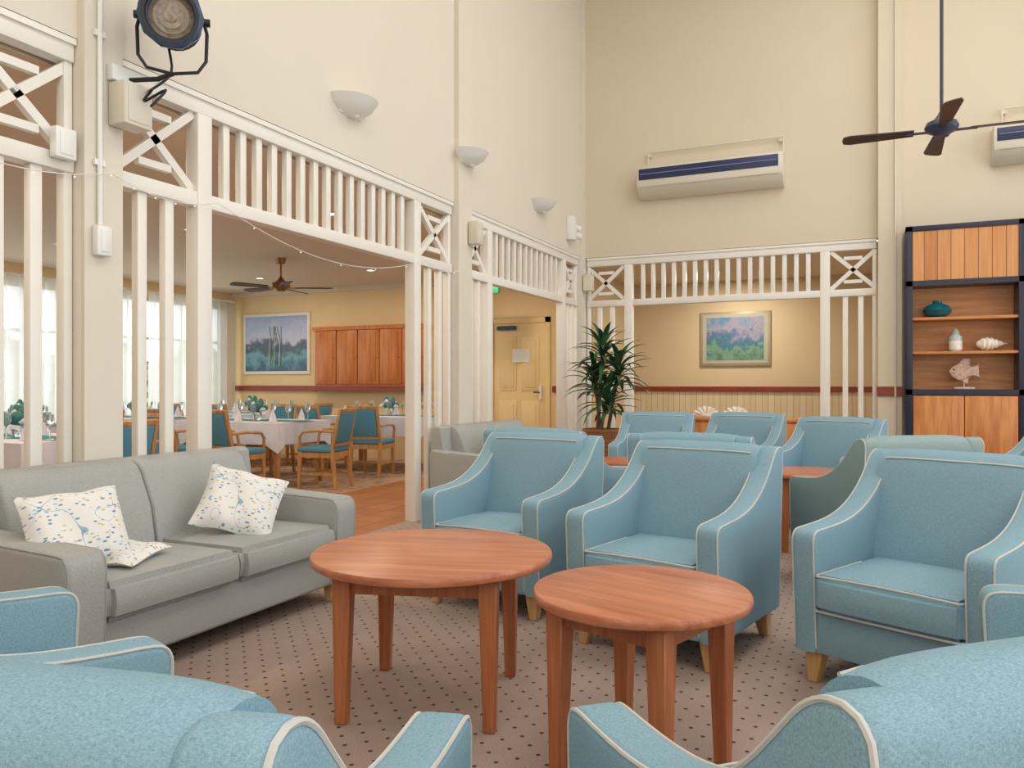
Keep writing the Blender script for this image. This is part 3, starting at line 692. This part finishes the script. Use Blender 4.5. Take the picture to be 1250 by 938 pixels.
# ------------------------------------------------------------------ ceiling fans
def fan(rod,nb,rad,bm_,mm,lamp=False):
    b=B()
    b.cyl((0,0,.05),(0,0,rod),.013,.013,mm,10); b.lathe([(.001,rod-.08),(.05,rod-.07),(.065,rod),(.001,rod)],mm,n=20)
    b.lathe([(.001,-.07),(.05,-.07),(.065,-.05),(.105,-.03),(.12,0),(.105,.035),(.06,.055),(.03,.09),(.015,.12),(.001,.12)],mm,n=28)
    for i in range(nb):
        M=Matrix.Rotation(2*pi*i/nb,4,'Z')
        b.box(.08,.24,-.02,.02,-.035,-.025,mm,M=M)
        M2=M@Matrix.Translation((0,0,-.025))@Matrix.Rotation(R(11),4,'X')
        b.prism([(.19,-.045),(rad-.06,-.068),(rad-.01,-.05),(rad,0),(rad-.01,.05),(rad-.06,.068),(.19,.045)],-.005,.005,bm_,0,axis='z',M=M2,smooth=False)
    return b.mesh('ceiling_fan')
inst(fan(HC-3.16,4,.70,DARK,plain('slate_fan_motor',(58,66,86),.35)),'ceiling_fan',(.48,6.82,3.16),R(2))
inst(fan(DC-2.45,5,.65,DARK,BRASS),'ceiling_fan',(-6.84,7.87,2.45),R(30))

# downlights
DL=plain('downlight_lens',(255,240,210),.4,emit=(255,226,170),es=6)
b=B()
dls=[(x,y) for x in (-4.6,-6.4,-8.4) for y in (1.2,3.6,6.0,9.2)]
for x,y in dls:
    b.lathe([(.05,-.001),(.075,-.001),(.08,-.008),(.055,-.01),(.05,-.001)],WHITE,(x,y,DC),16); b.lathe([(.001,-.003),(.052,-.003)],DL,(x,y,DC),16)
b.obj('recessed_downlights')

# ------------------------------------------------------------------ plant
b=B()
b.lathe([(r_,z_*1.25) for r_,z_ in [(.001,0),(.15,0),(.17,.04),(.21,.42),(.225,.5),(.235,.52),(.22,.54),(.2,.5),(.001,.49)]],BASK,n=28)
for k in range(12): b.lathe([(.158+.0045*k*1.05,.0375+.0475*k),(.172+.0045*k*1.05,.056+.0475*k),(.16+.0045*k*1.05,.075+.0475*k)],BASK,n=28)
b.lathe([(.001,.63),(.2,.63)],SOIL,n=20)
def leaf(o,az,el,L,w):
    t=bmesh.new(); n=9; pv=None; p=Vector(o); dirh=Vector((math.cos(az),math.sin(az),0)); side=Vector((-math.sin(az),math.cos(az),0)); e=el; de=random.uniform(.08,.22)
    for i in range(n+1):
        q=i/n; ww=w*math.sin(pi*min(1,.12+q*.9))**.8*.5
        if q>=.99: ww=.001
        a=t.verts.new(p+side*ww+Vector((0,0,ww*.35))); m_=t.verts.new(p); c_=t.verts.new(p-side*ww+Vector((0,0,ww*.35)))
        if pv: t.faces.new((pv[0],a,m_,pv[1])); t.faces.new((pv[1],m_,c_,pv[2]))
        pv=(a,m_,c_); p=p+(dirh*math.cos(e)+Vector((0,0,math.sin(e))))*L/n; e-=de
    b.add(t,LEAF,None,True)
for (sx,sy,H,tx,ty) in ((-.05,0,1.60,.02,0),(.06,.04,1.38,.22,-.03),(.0,-.06,1.05,.12,-.14),(-.02,.05,1.28,-.10,.06)):
    b.tube([(sx,sy,.6),((sx+tx)/2,(sy+ty)/2,(.6+H)/2),(tx,ty,H)],.022,TRUNK,8)
    for i in range(38):
        z=H-.20+.24*i/38; leaf((tx,ty,z),i*2.4+random.uniform(-.2,.2),.15+1.25*i/38,random.uniform(.34,.50),.062)
b.obj('potted_dracaena',(-2.90,8.85,0))

# ------------------------------------------------------------------ lights
def area(name,loc,rot,sx,sy,e,col=(1,1,1)):
    l=bpy.data.lights.new(name,'AREA'); l.shape='RECTANGLE'; l.size=sx; l.size_y=sy; l.energy=e; l.color=col
    o=bpy.data.objects.new(name,l); o.location=loc; o.rotation_euler=rot; bpy.context.scene.collection.objects.link(o)
area('overhead_fill',(.7,6.2,6.9),(0,0,0),3.0,4.0,140,(1,.985,.97)); area('overhead_fill',(.7,0,6.9),(0,0,0),3.0,4,115,(1,.985,.97))  # added overhead fill lamps; the ceiling has no skylight opening
for y in (0,4.0,7.85):
    for z,h in ((1.6,1.9),(4.9,2.5)): area('daylight_fill',(RX+.02,y,z),(0,R(90),0),h,2.6,28,(.95,.98,1))  # fill panels added in the unseen right-wall openings
area('daylight_fill',(1,NY+.05,3.2),(R(90),0,0),5,3.5,76,(.99,.99,1))  # added fill from behind the camera; that wall has no window
area('window_daylight_dining',(WX-.3,5.5,1.6),(0,R(-90),0),2,9,85,(.98,.99,1))
for x,y in dls:
    l=bpy.data.lights.new('downlight_lamp','AREA'); l.shape='DISK'; l.size=.12; l.energy=14; l.color=(1,.85,.64)
    o=bpy.data.objects.new('downlight_lamp',l); o.location=(x,y,DC-.02); bpy.context.scene.collection.objects.link(o)
l=bpy.data.lights.new('alcove_fill','AREA'); l.shape='DISK'; l.size=.3; l.energy=34; l.color=(1,.90,.76)  # lamp added to brighten the alcove; no fixture is modelled
o=bpy.data.objects.new('alcove_fill',l); o.location=(-1.8,11.5,DC-.02); bpy.context.scene.collection.objects.link(o)

w=bpy.data.worlds.new('World'); bpy.context.scene.world=w; w.use_nodes=True
bg=w.node_tree.nodes['Background']; bg.inputs[0].default_value=(.90,.95,1,1); bg.inputs[1].default_value=2.0

cam=bpy.data.cameras.new('Camera'); co=bpy.data.objects.new('Camera',cam); bpy.context.scene.collection.objects.link(co)
co.location=(0,0,1.2); co.rotation_euler=(R(90),0,R(24.62)); cam.sensor_width=36; cam.lens=960/1250*36; cam.clip_start=.03
bpy.context.scene.camera=co
bpy.context.scene.view_settings.view_transform='Standard'
